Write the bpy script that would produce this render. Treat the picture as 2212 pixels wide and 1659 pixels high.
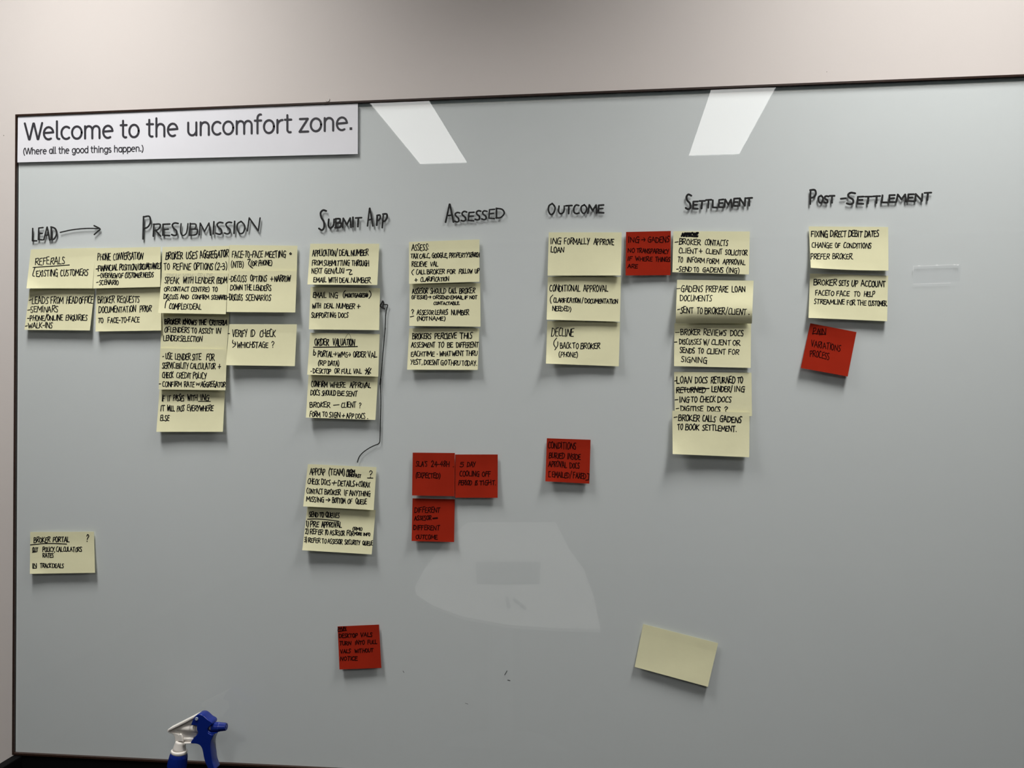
import bpy, bmesh, math, random
import numpy as np
from mathutils import Vector, Matrix

for o in list(bpy.data.objects):
    bpy.data.objects.remove(o)
S = bpy.context.scene
COL = S.collection

# ------------------------------------------------------------------ camera
IW, IH = 2212, 1659
FPX = 1854.6
YAW, PITCH, ROLL = math.radians(6.40), math.radians(0.60), math.radians(-0.05)
CAM = np.array([0.0, -1.4926, 1.5])          # the front of the glass board is the plane y = 0
_r = np.array([math.cos(YAW), math.sin(YAW), 0.0])
FWD = np.array([-math.sin(YAW)*math.cos(PITCH), math.cos(YAW)*math.cos(PITCH), math.sin(PITCH)])
_u = np.cross(_r, FWD)
RIGHT = _r*math.cos(ROLL) + _u*math.sin(ROLL)
UP = _u*math.cos(ROLL) - _r*math.sin(ROLL)
cd = bpy.data.cameras.new('camera')
cam = bpy.data.objects.new('camera', cd)
COL.objects.link(cam)
cd.sensor_width = 36.0
cd.lens = FPX/IW*36.0
cd.clip_start = 0.02
m = Matrix.Identity(4)
for i in range(3):
    m[i][0], m[i][1], m[i][2], m[i][3] = RIGHT[i], UP[i], -FWD[i], CAM[i]
cam.matrix_world = m
S.camera = cam

# ------------------------------------------------------------------ world and exposure
w = bpy.data.worlds.new('world')
S.world = w
w.use_nodes = True
w.node_tree.nodes['Background'].inputs[0].default_value = (0.8, 0.85, 0.9, 1)
w.node_tree.nodes['Background'].inputs[1].default_value = 0.05
S.view_settings.view_transform = 'Standard'
S.view_settings.look = 'None'
S.view_settings.gamma = 1
S.view_settings.use_curve_mapping = False
S.view_settings.exposure = 0.0
S.cycles.max_bounces = 10
S.cycles.diffuse_bounces = 5
S.cycles.transparent_max_bounces = 24

PANEL_POWER = 8.4       # radiance of the ceiling light diffusers at low angles
BEAM_WATT = 15.2        # downward beam of each of the two lights next to the wall
BEAM_SPREAD = math.radians(115)

# ------------------------------------------------------------------ materials
def mat(name, col, rough=0.6, spec=0.5, metal=0.0, noise=None, bump=None, coat=0.0):
    m = bpy.data.materials.new(name)
    m.use_nodes = True
    nt = m.node_tree
    b = nt.nodes['Principled BSDF']
    b.inputs['Base Color'].default_value = (*col, 1)
    b.inputs['Roughness'].default_value = rough
    b.inputs['Specular IOR Level'].default_value = spec
    b.inputs['Metallic'].default_value = metal
    b.inputs['Coat Weight'].default_value = coat
    tc = nt.nodes.new('ShaderNodeTexCoord')
    if noise:
        sc, amt = noise
        n = nt.nodes.new('ShaderNodeTexNoise')
        n.inputs['Scale'].default_value = sc
        n.inputs['Detail'].default_value = 5
        r = nt.nodes.new('ShaderNodeValToRGB')
        r.color_ramp.elements[0].position = 0.3
        r.color_ramp.elements[1].position = 0.7
        r.color_ramp.elements[0].color = (*[max(0, c*(1-amt)) for c in col], 1)
        r.color_ramp.elements[1].color = (*[min(1, c*(1+amt)) for c in col], 1)
        nt.links.new(tc.outputs['Object'], n.inputs['Vector'])
        nt.links.new(n.outputs['Fac'], r.inputs['Fac'])
        nt.links.new(r.outputs['Color'], b.inputs['Base Color'])
    if bump:
        sc, st, dist = bump
        n = nt.nodes.new('ShaderNodeTexNoise')
        n.inputs['Scale'].default_value = sc
        n.inputs['Detail'].default_value = 4
        bp = nt.nodes.new('ShaderNodeBump')
        bp.inputs['Strength'].default_value = st
        bp.inputs['Distance'].default_value = dist
        nt.links.new(tc.outputs['Object'], n.inputs['Vector'])
        nt.links.new(n.outputs['Fac'], bp.inputs['Height'])
        nt.links.new(bp.outputs['Normal'], b.inputs['Normal'])
    return m

def glass_mat(name, tint, refl=1.0, rough=0.0):
    m = bpy.data.materials.new(name)
    m.use_nodes = True
    nt = m.node_tree
    nt.nodes.clear()
    out = nt.nodes.new('ShaderNodeOutputMaterial')
    tr = nt.nodes.new('ShaderNodeBsdfTransparent')
    tr.inputs[0].default_value = (*tint, 1)
    gl = nt.nodes.new('ShaderNodeBsdfGlossy')
    gl.inputs['Roughness'].default_value = rough
    gl.inputs['Color'].default_value = (refl, refl, refl, 1)
    fr = nt.nodes.new('ShaderNodeFresnel')
    fr.inputs['IOR'].default_value = 1.5
    mx = nt.nodes.new('ShaderNodeMixShader')
    ge = nt.nodes.new('ShaderNodeNewGeometry')
    mu = nt.nodes.new('ShaderNodeMath'); mu.operation = 'SUBTRACT'; mu.use_clamp = True     # one reflecting face per pane
    nt.links.new(fr.outputs[0], mu.inputs[0]); nt.links.new(ge.outputs['Backfacing'], mu.inputs[1])
    nt.links.new(mu.outputs[0], mx.inputs[0])
    nt.links.new(tr.outputs[0], mx.inputs[1])
    nt.links.new(gl.outputs[0], mx.inputs[2])
    nt.links.new(mx.outputs[0], out.inputs[0])
    return m

def emit(name, col, strength):
    m = bpy.data.materials.new(name)
    m.use_nodes = True
    b = m.node_tree.nodes['Principled BSDF']
    b.inputs['Base Color'].default_value = (0.8, 0.8, 0.8, 1)
    b.inputs['Emission Color'].default_value = (*col, 1)
    b.inputs['Emission Strength'].default_value = strength
    return m

M = {}
M['wall'] = mat('painted_wall', (0.72, 0.665, 0.635), 0.75, 0.25, noise=(1.6, 0.012), bump=(260, 0.10, 0.0006))
M['room_wall'] = mat('room_wall_paint', (0.22, 0.22, 0.21), 0.8, 0.2, noise=(2, 0.02))
M['ceiling'] = mat('ceiling_tile', (0.78, 0.77, 0.75), 0.9, 0.1, noise=(40, 0.03))
M['carpet'] = mat('carpet', (0.035, 0.035, 0.038), 0.95, 0.1, noise=(90, 0.3))
M['frame'] = mat('dark_bronze_rail', (0.030, 0.014, 0.009), 0.40, 0.4, noise=(300, 0.35))
M['backpaint'] = mat('back_painted_glass', (0.750, 0.762, 0.778), 0.6, 0.2, noise=(2.2, 0.012))
M['glass'] = glass_mat('clear_glass', (0.985, 0.995, 0.99))
M['bevel'] = mat('painted_edge_light', (0.97, 0.98, 0.98), 0.5, 0.3)  # pale colour stands in for light refracted at the glass edge
M['marker'] = mat('black_marker_ink', (0.034, 0.034, 0.034), 0.95, 0.0, noise=(350, 0.6))
M['thin_marker'] = mat('worn_marker_ink', (0.045, 0.048, 0.05), 0.5, 0.4)
M['ink'] = mat('black_pen_ink', (0.007, 0.007, 0.008), 0.9, 0.05)
M['ink_red'] = mat('pen_ink_on_red_paper', (0.020, 0.0025, 0.002), 0.9, 0.05)
M['ghost'] = mat('ghosted_ink', (0.64, 0.62, 0.42), 0.9, 0.0)
M['yellow'] = mat('pale_yellow_paper', (0.80, 0.775, 0.51), 0.85, 0.15, noise=(26, 0.02), bump=(60, 0.25, 0.0012))
M['red'] = mat('red_paper', (0.33, 0.021, 0.008), 0.9, 0.06, noise=(26, 0.05), bump=(60, 0.25, 0.0012))
M['vinyl'] = mat('white_vinyl', (0.87, 0.87, 0.92), 0.30, 0.5, noise=(9, 0.02))
M['print'] = mat('charcoal_print', (0.045, 0.043, 0.052), 0.4, 0.4)
M['tape'] = glass_mat('clear_tape', (0.995, 0.995, 1.0), 1.0, 0.0)
M['tape_edge'] = mat('tape_edge', (0.97, 0.98, 0.99), 0.3, 0.5)
M['black'] = mat('matt_black_laminate', (0.0035, 0.0037, 0.004), 0.65, 0.08)
M['white_plastic'] = mat('white_plastic', (0.80, 0.76, 0.71), 0.38, 0.45, bump=(180, 0.06, 0.0004))
M['blue_plastic'] = mat('royal_blue_plastic', (0.003, 0.017, 0.185), 0.25, 0.5)
M['bottle'] = mat('pale_blue_bottle', (0.36, 0.42, 0.50), 0.3, 0.5)
M['pin'] = mat('grey_pin', (0.36, 0.42, 0.55), 0.35, 0.5)
M['table'] = mat('white_laminate', (0.90, 0.89, 0.87), 0.4, 0.4)
M['table_leg'] = mat('grey_metal', (0.30, 0.30, 0.31), 0.4, 0.5, 0.6)
M['laptop'] = mat('dark_grey_laptop', (0.10, 0.10, 0.11), 0.5, 0.4)
M['filler'] = mat('wall_filler', (0.70, 0.655, 0.625), 0.7, 0.25)
M['hole'] = mat('dark_hole', (0.30, 0.27, 0.25), 0.9, 0.1)
M['panel_frame'] = mat('white_enamel', (0.8, 0.8, 0.8), 0.4, 0.4)
M['panel_light'] = emit('lit_diffuser', (1.0, 0.985, 0.955), PANEL_POWER)
M['wash_light'] = emit('lit_louvre', (1.0, 0.985, 0.955), 0.8)

# ------------------------------------------------------------------ helpers
def tag(o, label=None, cat=None, group=None, kind=None):
    if label: o['label'] = label
    if cat: o['category'] = cat
    if group: o['group'] = group
    if kind: o['kind'] = kind
    return o

def empty(name, loc, label=None, cat=None, group=None):
    o = bpy.data.objects.new(name, None)
    o.empty_display_size = 0.05
    o.location = loc
    COL.objects.link(o)
    return tag(o, label, cat, group)

def link(name, me, mt, parent=None, smooth=False):
    me.materials.append(mt)
    o = bpy.data.objects.new(name, me)
    COL.objects.link(o)
    if parent:
        o.parent = parent
        o.matrix_parent_inverse = Matrix.Translation(-Vector(parent.location))
    if smooth:
        me.polygons.foreach_set('use_smooth', [True]*len(me.polygons))
    return o

def fin(name, bm, mt, parent=None, smooth=False, bevel=0.0):
    if bevel:
        bmesh.ops.bevel(bm, geom=bm.edges[:], offset=bevel, segments=2, affect='EDGES')
    bmesh.ops.recalc_face_normals(bm, faces=bm.faces)
    me = bpy.data.meshes.new(name)
    bm.to_mesh(me); bm.free()
    return link(name, me, mt, parent, smooth)

def add_box(bm, x0, x1, y0, y1, z0, z1):
    r = bmesh.ops.create_cube(bm, size=1)
    bmesh.ops.scale(bm, vec=(abs(x1-x0), abs(y1-y0), abs(z1-z0)), verts=r['verts'])
    bmesh.ops.translate(bm, vec=((x0+x1)/2, (y0+y1)/2, (z0+z1)/2), verts=r['verts'])

def box(name, x0, x1, y0, y1, z0, z1, mt, parent=None, bevel=0.0):
    bm = bmesh.new()
    add_box(bm, x0, x1, y0, y1, z0, z1)
    return fin(name, bm, mt, parent, bevel=bevel)

def rays(px, py, d):
    """numpy: picture coordinates on the vertical plane y = -d -> world points"""
    px = np.asarray(px, float); py = np.asarray(py, float)
    d = np.broadcast_to(np.asarray(d, float), px.shape)
    v = FWD[None, :] + ((px-IW/2)/FPX)[:, None]*RIGHT[None, :] - ((py-IH/2)/FPX)[:, None]*UP[None, :]
    t = (-d - CAM[1])/v[:, 1]
    return CAM[None, :] + v*t[:, None]

def P(px, py, d=0.0):
    return Vector(rays([px], [py], [d])[0])

class Crop:
    def __init__(s, x, y, k): s.x, s.y, s.k = x, y, k
    def __call__(s, x, y): return (s.x + x/s.k, s.y + y/s.k)

CR = dict(A=Crop(40,520,6.9125), B=Crop(340,520,5.925), C=Crop(330,680,6.144), D=Crop(650,510,7.9),
          E=Crop(650,710,5.72), F=Crop(870,510,5.528), G=Crop(640,990,7.54), H=Crop(870,960,7.2136),
          I=Crop(1160,480,5.0267), J=Crop(1440,480,5.186), K=Crop(1440,790,7.9), L=Crop(1720,470,4.609),
          M=Crop(1160,930,12.764), O=Crop(40,1130,11.642), Q=Crop(710,1330,12.764), R=Crop(1350,1330,9.759),
          S=Crop(320,1520,11.06), T=Crop(0,200,2.765), U=Crop(660,400,4.8087), V=Crop(1160,390,2.5136),
          N=Crop(860,1150,4.739))

# ------------------------------------------------------------------ stroke lettering
# glyph: (advance width, [strokes]); a stroke is 'c...' for curved or 'l...' for straight, then x,y pairs
G = {
 'A': (.62, ['l0,0 .45,1 .5,1 1,0', 'l.18,.36 .86,.38']),
 'B': (.56, ['l.05,0 .08,1', 'c.05,.98 .75,.95 .7,.6 .1,.5', 'c.1,.52 .95,.48 .85,.05 0,0']),
 'C': (.52, ['c.95,.95 .45,1 .1,.6 .12,.15 .5,0 .95,.06']),
 'D': (.62, ['l.08,0 .05,1', 'c.0,1 .7,.9 1,.5 .6,.06 .02,0']),
 'E': (.50, ['l1,1 .1,.96 .06,.03 1,0', 'l.1,.52 .85,.55']),
 'F': (.50, ['l1,1 .12,.96 .06,0', 'l.1,.52 .8,.54']),
 'G': (.60, ['c.9,.95 .4,1 .05,.55 .15,.08 .6,0 .85,.12', 'l.45,.5 1,.5', 'l.82,.5 .84,-.1']),
 'H': (.60, ['l.08,1 .04,0', 'l.95,1 .92,0', 'l.05,.5 .95,.53']),
 'I': (.16, ['l.5,1 .45,0']),
 'J': (.45, ['c.8,1 .8,.3 .6,0 .1,.1']),
 'K': (.55, ['l.08,1 .04,0', 'l.95,1 .1,.45 1,0']),
 'L': (.48, ['l.1,1 .08,.03 1,.02']),
 'M': (.78, ['l0,0 .1,1 .5,.3 .9,1 1,0']),
 'N': (.62, ['l.02,0 .08,1 .9,0 .97,1']),
 'O': (.54, ['c.55,1 .1,.8 .05,.35 .4,0 .85,.15 .98,.65 .6,1 .5,.98']),
 'P': (.52, ['l.1,1 .05,-.06', 'c.05,.98 .8,1 .95,.72 .6,.48 .1,.42']),
 'Q': (.60, ['c.55,1 .1,.8 .05,.35 .4,0 .85,.15 .98,.65 .6,1 .5,.98', 'l.55,.28 1,-.08']),
 'R': (.56, ['l.1,1 .05,0', 'c.05,.98 .85,1 .9,.74 .55,.52 .1,.46', 'l.3,.48 1,0']),
 'S': (.46, ['c1,.96 .5,1.02 .15,.85 .3,.6 .75,.4 .8,.1 .45,-.02 .0,.06']),
 'T': (.56, ['l0,.97 1,1', 'l.5,.98 .46,0']),
 'U': (.54, ['c.06,1 .05,.3 .35,0 .8,.15 .94,.5 .95,1']),
 'V': (.54, ['l0,1 .48,0 1,1']),
 'W': (.78, ['l0,1 .22,0 .5,.75 .74,0 1,1']),
 'X': (.52, ['l0,1 1,0', 'l1,1 0,0']),
 'Y': (.54, ['l0,1 .48,.5', 'l1,1 .3,-.05']),
 'Z': (.50, ['l0,1 1,1 0,0 1,0']),
 '1': (.20, ['l.2,.85 .6,1 .55,0']),
 '2': (.50, ['c.05,.8 .45,1.02 .9,.75 .5,.3 .0,0', 'l0,0 1,.02']),
 '3': (.46, ['c.05,.95 .7,1 .8,.75 .3,.52', 'c.3,.52 .95,.5 .85,.1 .4,-.02 0,.08']),
 '4': (.56, ['l.6,1 0,.35 1,.38', 'l.75,.75 .7,0']),
 '5': (.48, ['l1,1 .25,1 .18,.58', 'c.18,.58 .8,.6 .85,.2 .4,-.02 .0,.06']),
 '8': (.48, ['c.5,.5 .1,.75 .45,1 .9,.78 .5,.5 .05,.2 .45,0 .9,.22 .5,.5']),
 '-': (.34, ['l0,.45 1,.5']),
 '_': (.70, ['l0,.42 1,.46']),
 '=': (.45, ['l0,.35 1,.5', 'l0,.22 1,.32']),
 '+': (.42, ['l0,.42 1,.46', 'l.5,.82 .46,.08']),
 '/': (.40, ['l.95,1.15 .05,-.15']),
 '(': (.26, ['c.95,1.12 .2,.75 .1,.25 .6,-.15']),
 ')': (.26, ['c.1,1.12 .85,.75 .9,.25 .3,-.15']),
 '[': (.28, ['l1,1.05 .2,1.02 .1,-.08 1,-.08']),
 ']': (.28, ['l0,1.05 .9,1.02 .85,-.2 -.4,-.18']),
 '?': (.40, ['c.05,.78 .4,1.02 .9,.82 .6,.5 .42,.42 .42,.26', 'l.42,.04 .44,.0']),
 '.': (.10, ['l.4,.05 .6,.02']),
 ',': (.16, ['l.7,.12 .3,-.16']),
 ':': (.10, ['l.4,.18 .5,.15', 'l.4,.68 .5,.65']),
 "'": (.12, ['l.6,1.02 .4,.8']),
 '*': (.14, ['l.3,.5 .7,.5 .5,.44 .4,.5']),
 'o': (.20, ['c.5,.68 .05,.55 .5,.4 .95,.52 .5,.68']),
 'w': (.60, ['l0,.75 .22,.25 .5,.65 .74,.25 1,.75']),
 '>': (.55, ['l0,.45 1,.48', 'l.6,.8 1,.48 .62,.15']),
 '@': (.72, ['c.65,.62 .35,.6 .35,.3 .6,.28 .68,.6 .7,.25 .95,.4 .9,.85 .4,1 .03,.6 .15,.05 .6,-.05 .9,.1']),
}

def catmull(pts, n=5):
    pts = [np.array(p, float) for p in pts]
    if len(pts) < 3: return pts
    q = [2*pts[0]-pts[1]] + pts + [2*pts[-1]-pts[-2]]
    out = []
    for i in range(1, len(q)-2):
        for k in range(n):
            t = k/n
            out.append(.5*((2*q[i]) + (q[i+1]-q[i-1])*t + (2*q[i-1]-5*q[i]+4*q[i+1]-q[i+2])*t*t + (3*q[i]-q[i-1]-3*q[i+1]+q[i+2])*t**3))
    out.append(pts[-1])
    return out

def parse_stroke(s):
    return s[0] == 'c', [tuple(float(v) for v in p.split(',')) for p in s[1:].split()]

class Ink:
    """collects pen strokes in picture coordinates and turns them into one flat mesh lying on a surface"""
    def __init__(s, seed=0):
        s.v = []; s.f = []; s.lay = []; s.k = 0; s.rnd = random.Random(seed)
    def stroke(s, pts, width, curved=False, n=5):
        """a mitred ribbon with round ends; sharp turns start a new ribbon one layer up"""
        if curved: pts = catmull(pts, n)
        q = [np.array(pts[0], float)]
        for p in pts[1:]:
            p = np.array(p, float)
            l = math.hypot(*(p-q[-1]))
            if l < .15: continue
            k = max(1, int(l/2.2)+1)                  # long runs are cut so that they follow a curled sheet
            q += [q[-1]+(p-q[-1])*(t/k) for t in range(1, k+1)]
        if len(q) < 2:
            q.append(q[0]+np.array((.4, 0)))
        run = [q[0], q[1]]
        for p in q[2:]:
            a = run[-1]-run[-2]; b = p-run[-1]
            if (a@b) < .45*math.hypot(*a)*math.hypot(*b):
                s.ribbon(run, width/2); run = [run[-1], p]
            else: run.append(p)
        s.ribbon(run, width/2)
    def ribbon(s, run, h):
        s.k += 1; start = len(s.v)
        L = len(run)
        d = [(run[i+1]-run[i])/max(1e-9, math.hypot(*(run[i+1]-run[i]))) for i in range(L-1)]
        for i in range(L):
            t = d[0] if i == 0 else d[-1] if i == L-1 else d[i-1]+d[i]
            t = t/max(1e-9, math.hypot(*t)); nr = np.array([-t[1], t[0]])
            m_ = 1.0 if i in (0, L-1) else 1/max(.6, float(t@d[i]))
            s.v += [run[i]+nr*h*m_, run[i]-nr*h*m_]
        for i in range(L-1):
            b = start+2*i
            s.f.append((b, b+1, b+3, b+2))
        for (c, t, e0, e1) in ((run[0], -d[0], start+1, start), (run[-1], d[-1], start+2*L-2, start+2*L-1)):
            # half disc beyond the end edge
            p0 = s.v[e0]-c
            an0 = math.atan2(p0[1], p0[0]); side = 1 if (p0[0]*t[1]-p0[1]*t[0]) > 0 else -1
            ids = [e0]
            for k in range(1, 5):
                an = an0+side*math.pi*k/5
                ids.append(len(s.v)); s.v.append(c+np.array([math.cos(an)*h, math.sin(an)*h]))
            ids.append(e1)
            s.f.append(tuple(ids))
        s.lay += [(s.k % 50)*3e-6]*(len(s.v)-start)
    def word(s, text, x0, x1, y0, y1, h, width, neat=-.35, gap=.13):
        """text between x0 and x1 with its base line running from y0 to y1"""
        r = s.rnd
        gl = [G[c] for c in text]
        tot = sum(g[0] for g in gl) + gap*(len(gl)-1)
        k = (x1-x0)/max(tot, 1e-6)
        pos = 0
        a = 1-neat
        for c, (wd, strokes) in zip(text, gl):
            jy = r.uniform(-.05, .05)*a; js = 1+r.uniform(-.07, .07)*a; sh = r.uniform(-.03, .09)*a
            yb = y0 + (y1-y0)*((pos+wd/2)/tot)
            for st in strokes:
                cv, pts = parse_stroke(st)
                out = []
                for (x, y) in pts:
                    x += r.uniform(-.04, .04)*a; y += r.uniform(-.025, .025)*a
                    out.append((x0 + (pos + x*wd)*k + sh*h*y, yb - (y*js+jy)*h))
                s.stroke(out, width*r.uniform(.9, 1.1), cv, 4)
            pos += wd + gap
    def build(s, name, mt, parent, depth_fn, lift):
        if not s.v: return None
        v = np.array(s.v)
        d = depth_fn(v[:, 0], v[:, 1]) + lift + np.array(s.lay)
        w3 = rays(v[:, 0], v[:, 1], d)
        me = bpy.data.meshes.new(name)
        me.from_pydata([tuple(p) for p in w3], [], s.f)
        me.update()
        return link(name, me, mt, parent)

# ------------------------------------------------------------------ room shell
CEIL = 1.5 + 1.358
WY = 0.016                    # the wall face lies 16 mm behind the front of the glass
X0, X1, Y0 = -3.0, 3.6, -6.2
ZT, ZB, XL, XR = 1.5+0.5229, 1.5-0.6722, -1.1034, 1.62
st = dict(kind='structure')
wall = box('wall_back', X0-.1, X1+.1, WY, WY+.1, -.1, CEIL+.1, M['wall']); tag(wall, **st)
tag(box('wall_left', X0-.1, X0, Y0, WY, -.1, CEIL+.1, M['room_wall']), **st)
tag(box('wall_right', X1, X1+.1, Y0, WY, -.1, CEIL+.1, M['room_wall']), **st)
tag(box('wall_front', X0-.1, X1+.1, Y0-.1, Y0, -.1, CEIL+.1, M['room_wall']), **st)
tag(box('floor', X0, X1, Y0, WY, -.1, 0, M['carpet']), **st)

# small marks on the wall
def disc(bm, c, r, y0, y1, n=20, dome=0.0, sx=1.0, sz=1.0):
    ring0 = [bm.verts.new((c.x+math.cos(2*math.pi*i/n)*r*sx, y0, c.z+math.sin(2*math.pi*i/n)*r*sz)) for i in range(n)]
    ring1 = [bm.verts.new((c.x+math.cos(2*math.pi*i/n)*r*.86*sx, y1, c.z+math.sin(2*math.pi*i/n)*r*.86*sz)) for i in range(n)]
    for i in range(n):
        bm.faces.new((ring0[i], ring0[(i+1) % n], ring1[(i+1) % n], ring1[i]))
    bm.faces.new(ring1)
bm = bmesh.new()
c = P(708, 215.5, -WY)
disc(bm, c, .0042, WY, WY-.0011)
fin('filler_patch', bm, M['filler'], wall)
bm = bmesh.new()
c = P(8, 292.5, -WY); disc(bm, c, .0009, WY, WY-.0004, 10)
fin('nail_hole', bm, M['hole'], wall)
bm = bmesh.new()
c = P(1786, 155, -WY); disc(bm, c, .0006, WY, WY-.0004, 8)
fin('nail_hole', bm, M['hole'], wall)

# ------------------------------------------------------------------ ceiling with recessed light troffers
PW = 0.29
LAMPS = []      # (x centre, y near wall, y far)
for xc in (-0.966, 0.602):
    LAMPS.append((xc, -0.30, -0.90))
    LAMPS.append((xc, -2.30, -3.504))
REC = 0.05
ys = sorted({v for l in LAMPS for v in l[1:]} | {Y0, WY})
xs = sorted({v for l in LAMPS for v in (l[0]-PW/2, l[0]+PW/2)} | {X0, X1})
bm = bmesh.new()
for i in range(len(xs)-1):
    for j in range(len(ys)-1):
        cx, cy = (xs[i]+xs[i+1])/2, (ys[j]+ys[j+1])/2
        if any(abs(cx-l[0]) < PW/2 and l[2] < cy < l[1] for l in LAMPS): continue
        add_box(bm, xs[i], xs[i+1], ys[j], ys[j+1], CEIL, CEIL+.08)
tag(fin('ceiling', bm, M['ceiling']), **st)
names = ['above the left half of the board', 'reflected left of centre in the glass board', 'above the right half of the board',
         'reflected right of centre in the glass board', ]
for (xc, yn, yf), nm in zip(LAMPS, names):
    t = empty('ceiling_light', (xc, (yn+yf)/2, CEIL), 'recessed white rectangular ceiling light '+nm, 'ceiling light', 'recessed ceiling lights')
    bm = bmesh.new()
    REC = .05 if yn > -1 else .004
    a, b, z0, z1, h = xc-PW/2, xc+PW/2, CEIL-.001, CEIL+REC+.01, .003
    add_box(bm, a, a+h, yf, yn, z0, z1); add_box(bm, b-h, b, yf, yn, z0, z1)
    add_box(bm, a+h, b-h, yf, yf+h, z0, z1); add_box(bm, a+h, b-h, yn-h, yn, z0, z1)
    fin('housing', bm, M['panel_frame'], t)
    box('diffuser', a+h, b-h, yf+h, yn-h, CEIL+REC, CEIL+REC+.01, M['panel_light' if yn < -1 else 'wash_light'], t)
    if True:
        ld = bpy.data.lights.new('lamp', 'AREA'); ld.shape = 'RECTANGLE'
        ld.size = PW-.02; ld.size_y = yn-yf-.02; ld.energy = BEAM_WATT if yn > -1 else BEAM_WATT*.6; ld.spread = BEAM_SPREAD; ld.color = (1.0, .985, .955)
        lo = bpy.data.objects.new('lamp', ld); COL.objects.link(lo)
        lo.parent = t; lo.location = (0, 0, REC-.004)

# ------------------------------------------------------------------ glass board
board = empty('glass_whiteboard', (XL, 0, ZB), 'large frameless-looking grey glass board with thin dark bronze rails and marker headings', 'whiteboard')
board['label'] = 'large grey glass board with a thin dark bronze frame and handwritten marker headings'
FW = 0.0036
box('backing_panel', XL+.001, XR-.001, .0030, WY-.0004, ZB+.001, ZT-.001, M['backpaint'], board)
box('glass_pane', XL+FW, XR-FW, 0.0, .0026, ZB+FW, ZT-FW, M['glass'], board)
for nm, a in (('top_rail', (XL, XR, -.003, WY-.0004, ZT-FW, ZT)), ('bottom_rail', (XL, XR, -.003, WY-.0004, ZB, ZB+FW)),
              ('left_rail', (XL, XL+FW*.82, -.003, WY-.0004, ZB+FW, ZT-FW)), ('right_rail', (XR-FW, XR, -.003, WY-.0004, ZB+FW, ZT-FW))):
    box(nm, *a, M['frame'], board, bevel=.0002)
# painted strips for shade and refracted light under the top rail, beside the left rail
M['painted_shade_band'] = mat('painted_rail_shade', (0.42, 0.48, 0.50), 0.5, 0.3)  # dark colour stands in for shade and refraction next to the rail
box('painted_shade_band', XL+FW, XR-FW, .00290, .0031, ZT-FW-.0056, ZT-FW, M['painted_shade_band'], board)
box('painted_light_line', XL+FW, XR-FW, .00293, .0031, ZT-FW-.0090, ZT-FW-.0056, M['bevel'], board)
box('painted_shade_band', XL+FW*.82, XL+FW*.82+.0009, .00290, .0031, ZB+FW, ZT-FW-.0087, M['painted_shade_band'], board)
box('painted_light_line', XL+FW*.82+.0010, XL+FW*.82+.0022, .00293, .0031, ZB+FW+.0016, ZT-FW-.0087, M['bevel'], board)

flat = lambda d: (lambda x, y: np.full(np.shape(x), d))
def heading(name, label, crop, items, width, strokes=(), seed=1, mt='marker', neat=.35):
    ink = Ink(seed); C = CR[crop]
    for (t, x0, x1, y0, y1, h) in items:
        a = C(x0, y0); b = C(x1, y1)
        ink.word(t, a[0], b[0], a[1], b[1], h/C.k, width*.97, neat)
    for cv, wd, pts in strokes:
        ink.stroke([C(*p) for p in pts], wd, cv)
    o = ink.build(name, M[mt], board, flat(0.0), .0002)
    if label: o['label'] = label
    return o
heading('marker_heading', 'heading LEAD with a long arrow', 'T', [('LEAD', 192, 338, 886, 876, 74)], 3.6,
        [(True, 2.8, [(360,835),(430,820),(510,812),(590,812)]), (True, 3.2, [(562,795),(597,814),(585,828),(563,848)])], 3)
heading('marker_heading', 'heading PRESUBMISSION', 'T', [('P', 852, 900, 866, 866, 134), ('RESUBMISSIO', 912, 1462, 856, 842, 72), ('N', 1478, 1550, 826, 822, 76)], 3.6, seed=4)
heading('marker_heading', 'heading SUBMIT APP', 'U', [('S', 140, 205, 462, 462, 195), ('UBMIT', 235, 578, 448, 424, 92), ('A', 642, 700, 430, 430, 188), ('P', 738, 775, 410, 410, 92), ('P', 795, 842, 430, 430, 135)], 4.0, seed=5)
heading('marker_heading', 'heading ASSESSED', 'U', [('A', 1456, 1535, 385, 385, 178), ('SSESSE', 1548, 1960, 383, 345, 92), ('D', 1975, 2062, 342, 342, 100)], 3.8, seed=6)
heading('marker_heading', 'heading OUTCOME', 'V', [('O', 60, 97, 183, 183, 60), ('UTCOME', 116, 362, 182, 174, 44)], 3.8, seed=7)
heading('marker_heading', 'heading SETTLEMENT', 'V', [('S', 808, 838, 152, 152, 72), ('ETTLEMENT', 846, 1168, 154, 134, 42)], 4.2, seed=8)
heading('marker_heading', 'heading POST-SETTLEMENT', 'V', [('P', 1482, 1516, 124, 124, 74), ('OST', 1526, 1616, 122, 120, 38), ('-', 1650, 1676, 118, 116, 38),
        ('S', 1682, 1726, 128, 128, 62), ('ETTLEMENT', 1738, 2140, 126, 106, 38)], 4.4, seed=9)
ink = Ink(11); C = CR['D']
ink.stroke([C(*p) for p in [(1397,1112),(1370,1160),(1355,1190),(1385,1222),(1425,1240)]], 3.4, True)
ink.stroke([C(*p) for p in [(1400,1115),(1412,1150),(1400,1175),(1404,1232)]], 3.6, True)
ink.stroke([C(*p) for p in [(1398,1174),(1440,1168),(1474,1172),(1480,1190),(1462,1250),(1446,1350),(1440,1480),(1433,1640)]], 2.3, True)
C = CR['E']
ink.stroke([C(*p) for p in [(1043,-10),(1030,120),(1010,350),(992,560),(982,630),(980,690),(986,800),(988,930),(982,1150),(977,1360),(972,1402),(955,1425),(900,1447),(840,1478),(775,1523),(730,1570),(708,1615),(700,1650)]], 2.2, True)
ink.stroke([C(*p) for p in [(985,620),(979,690)]], 3.2)
o = ink.build('drawn_arrow', M['marker'], board, flat(0.0), .0002); o['label'] = 'long thin hand drawn arrow beside the yellow notes'
ink = Ink(12); C = CR['N']
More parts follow.
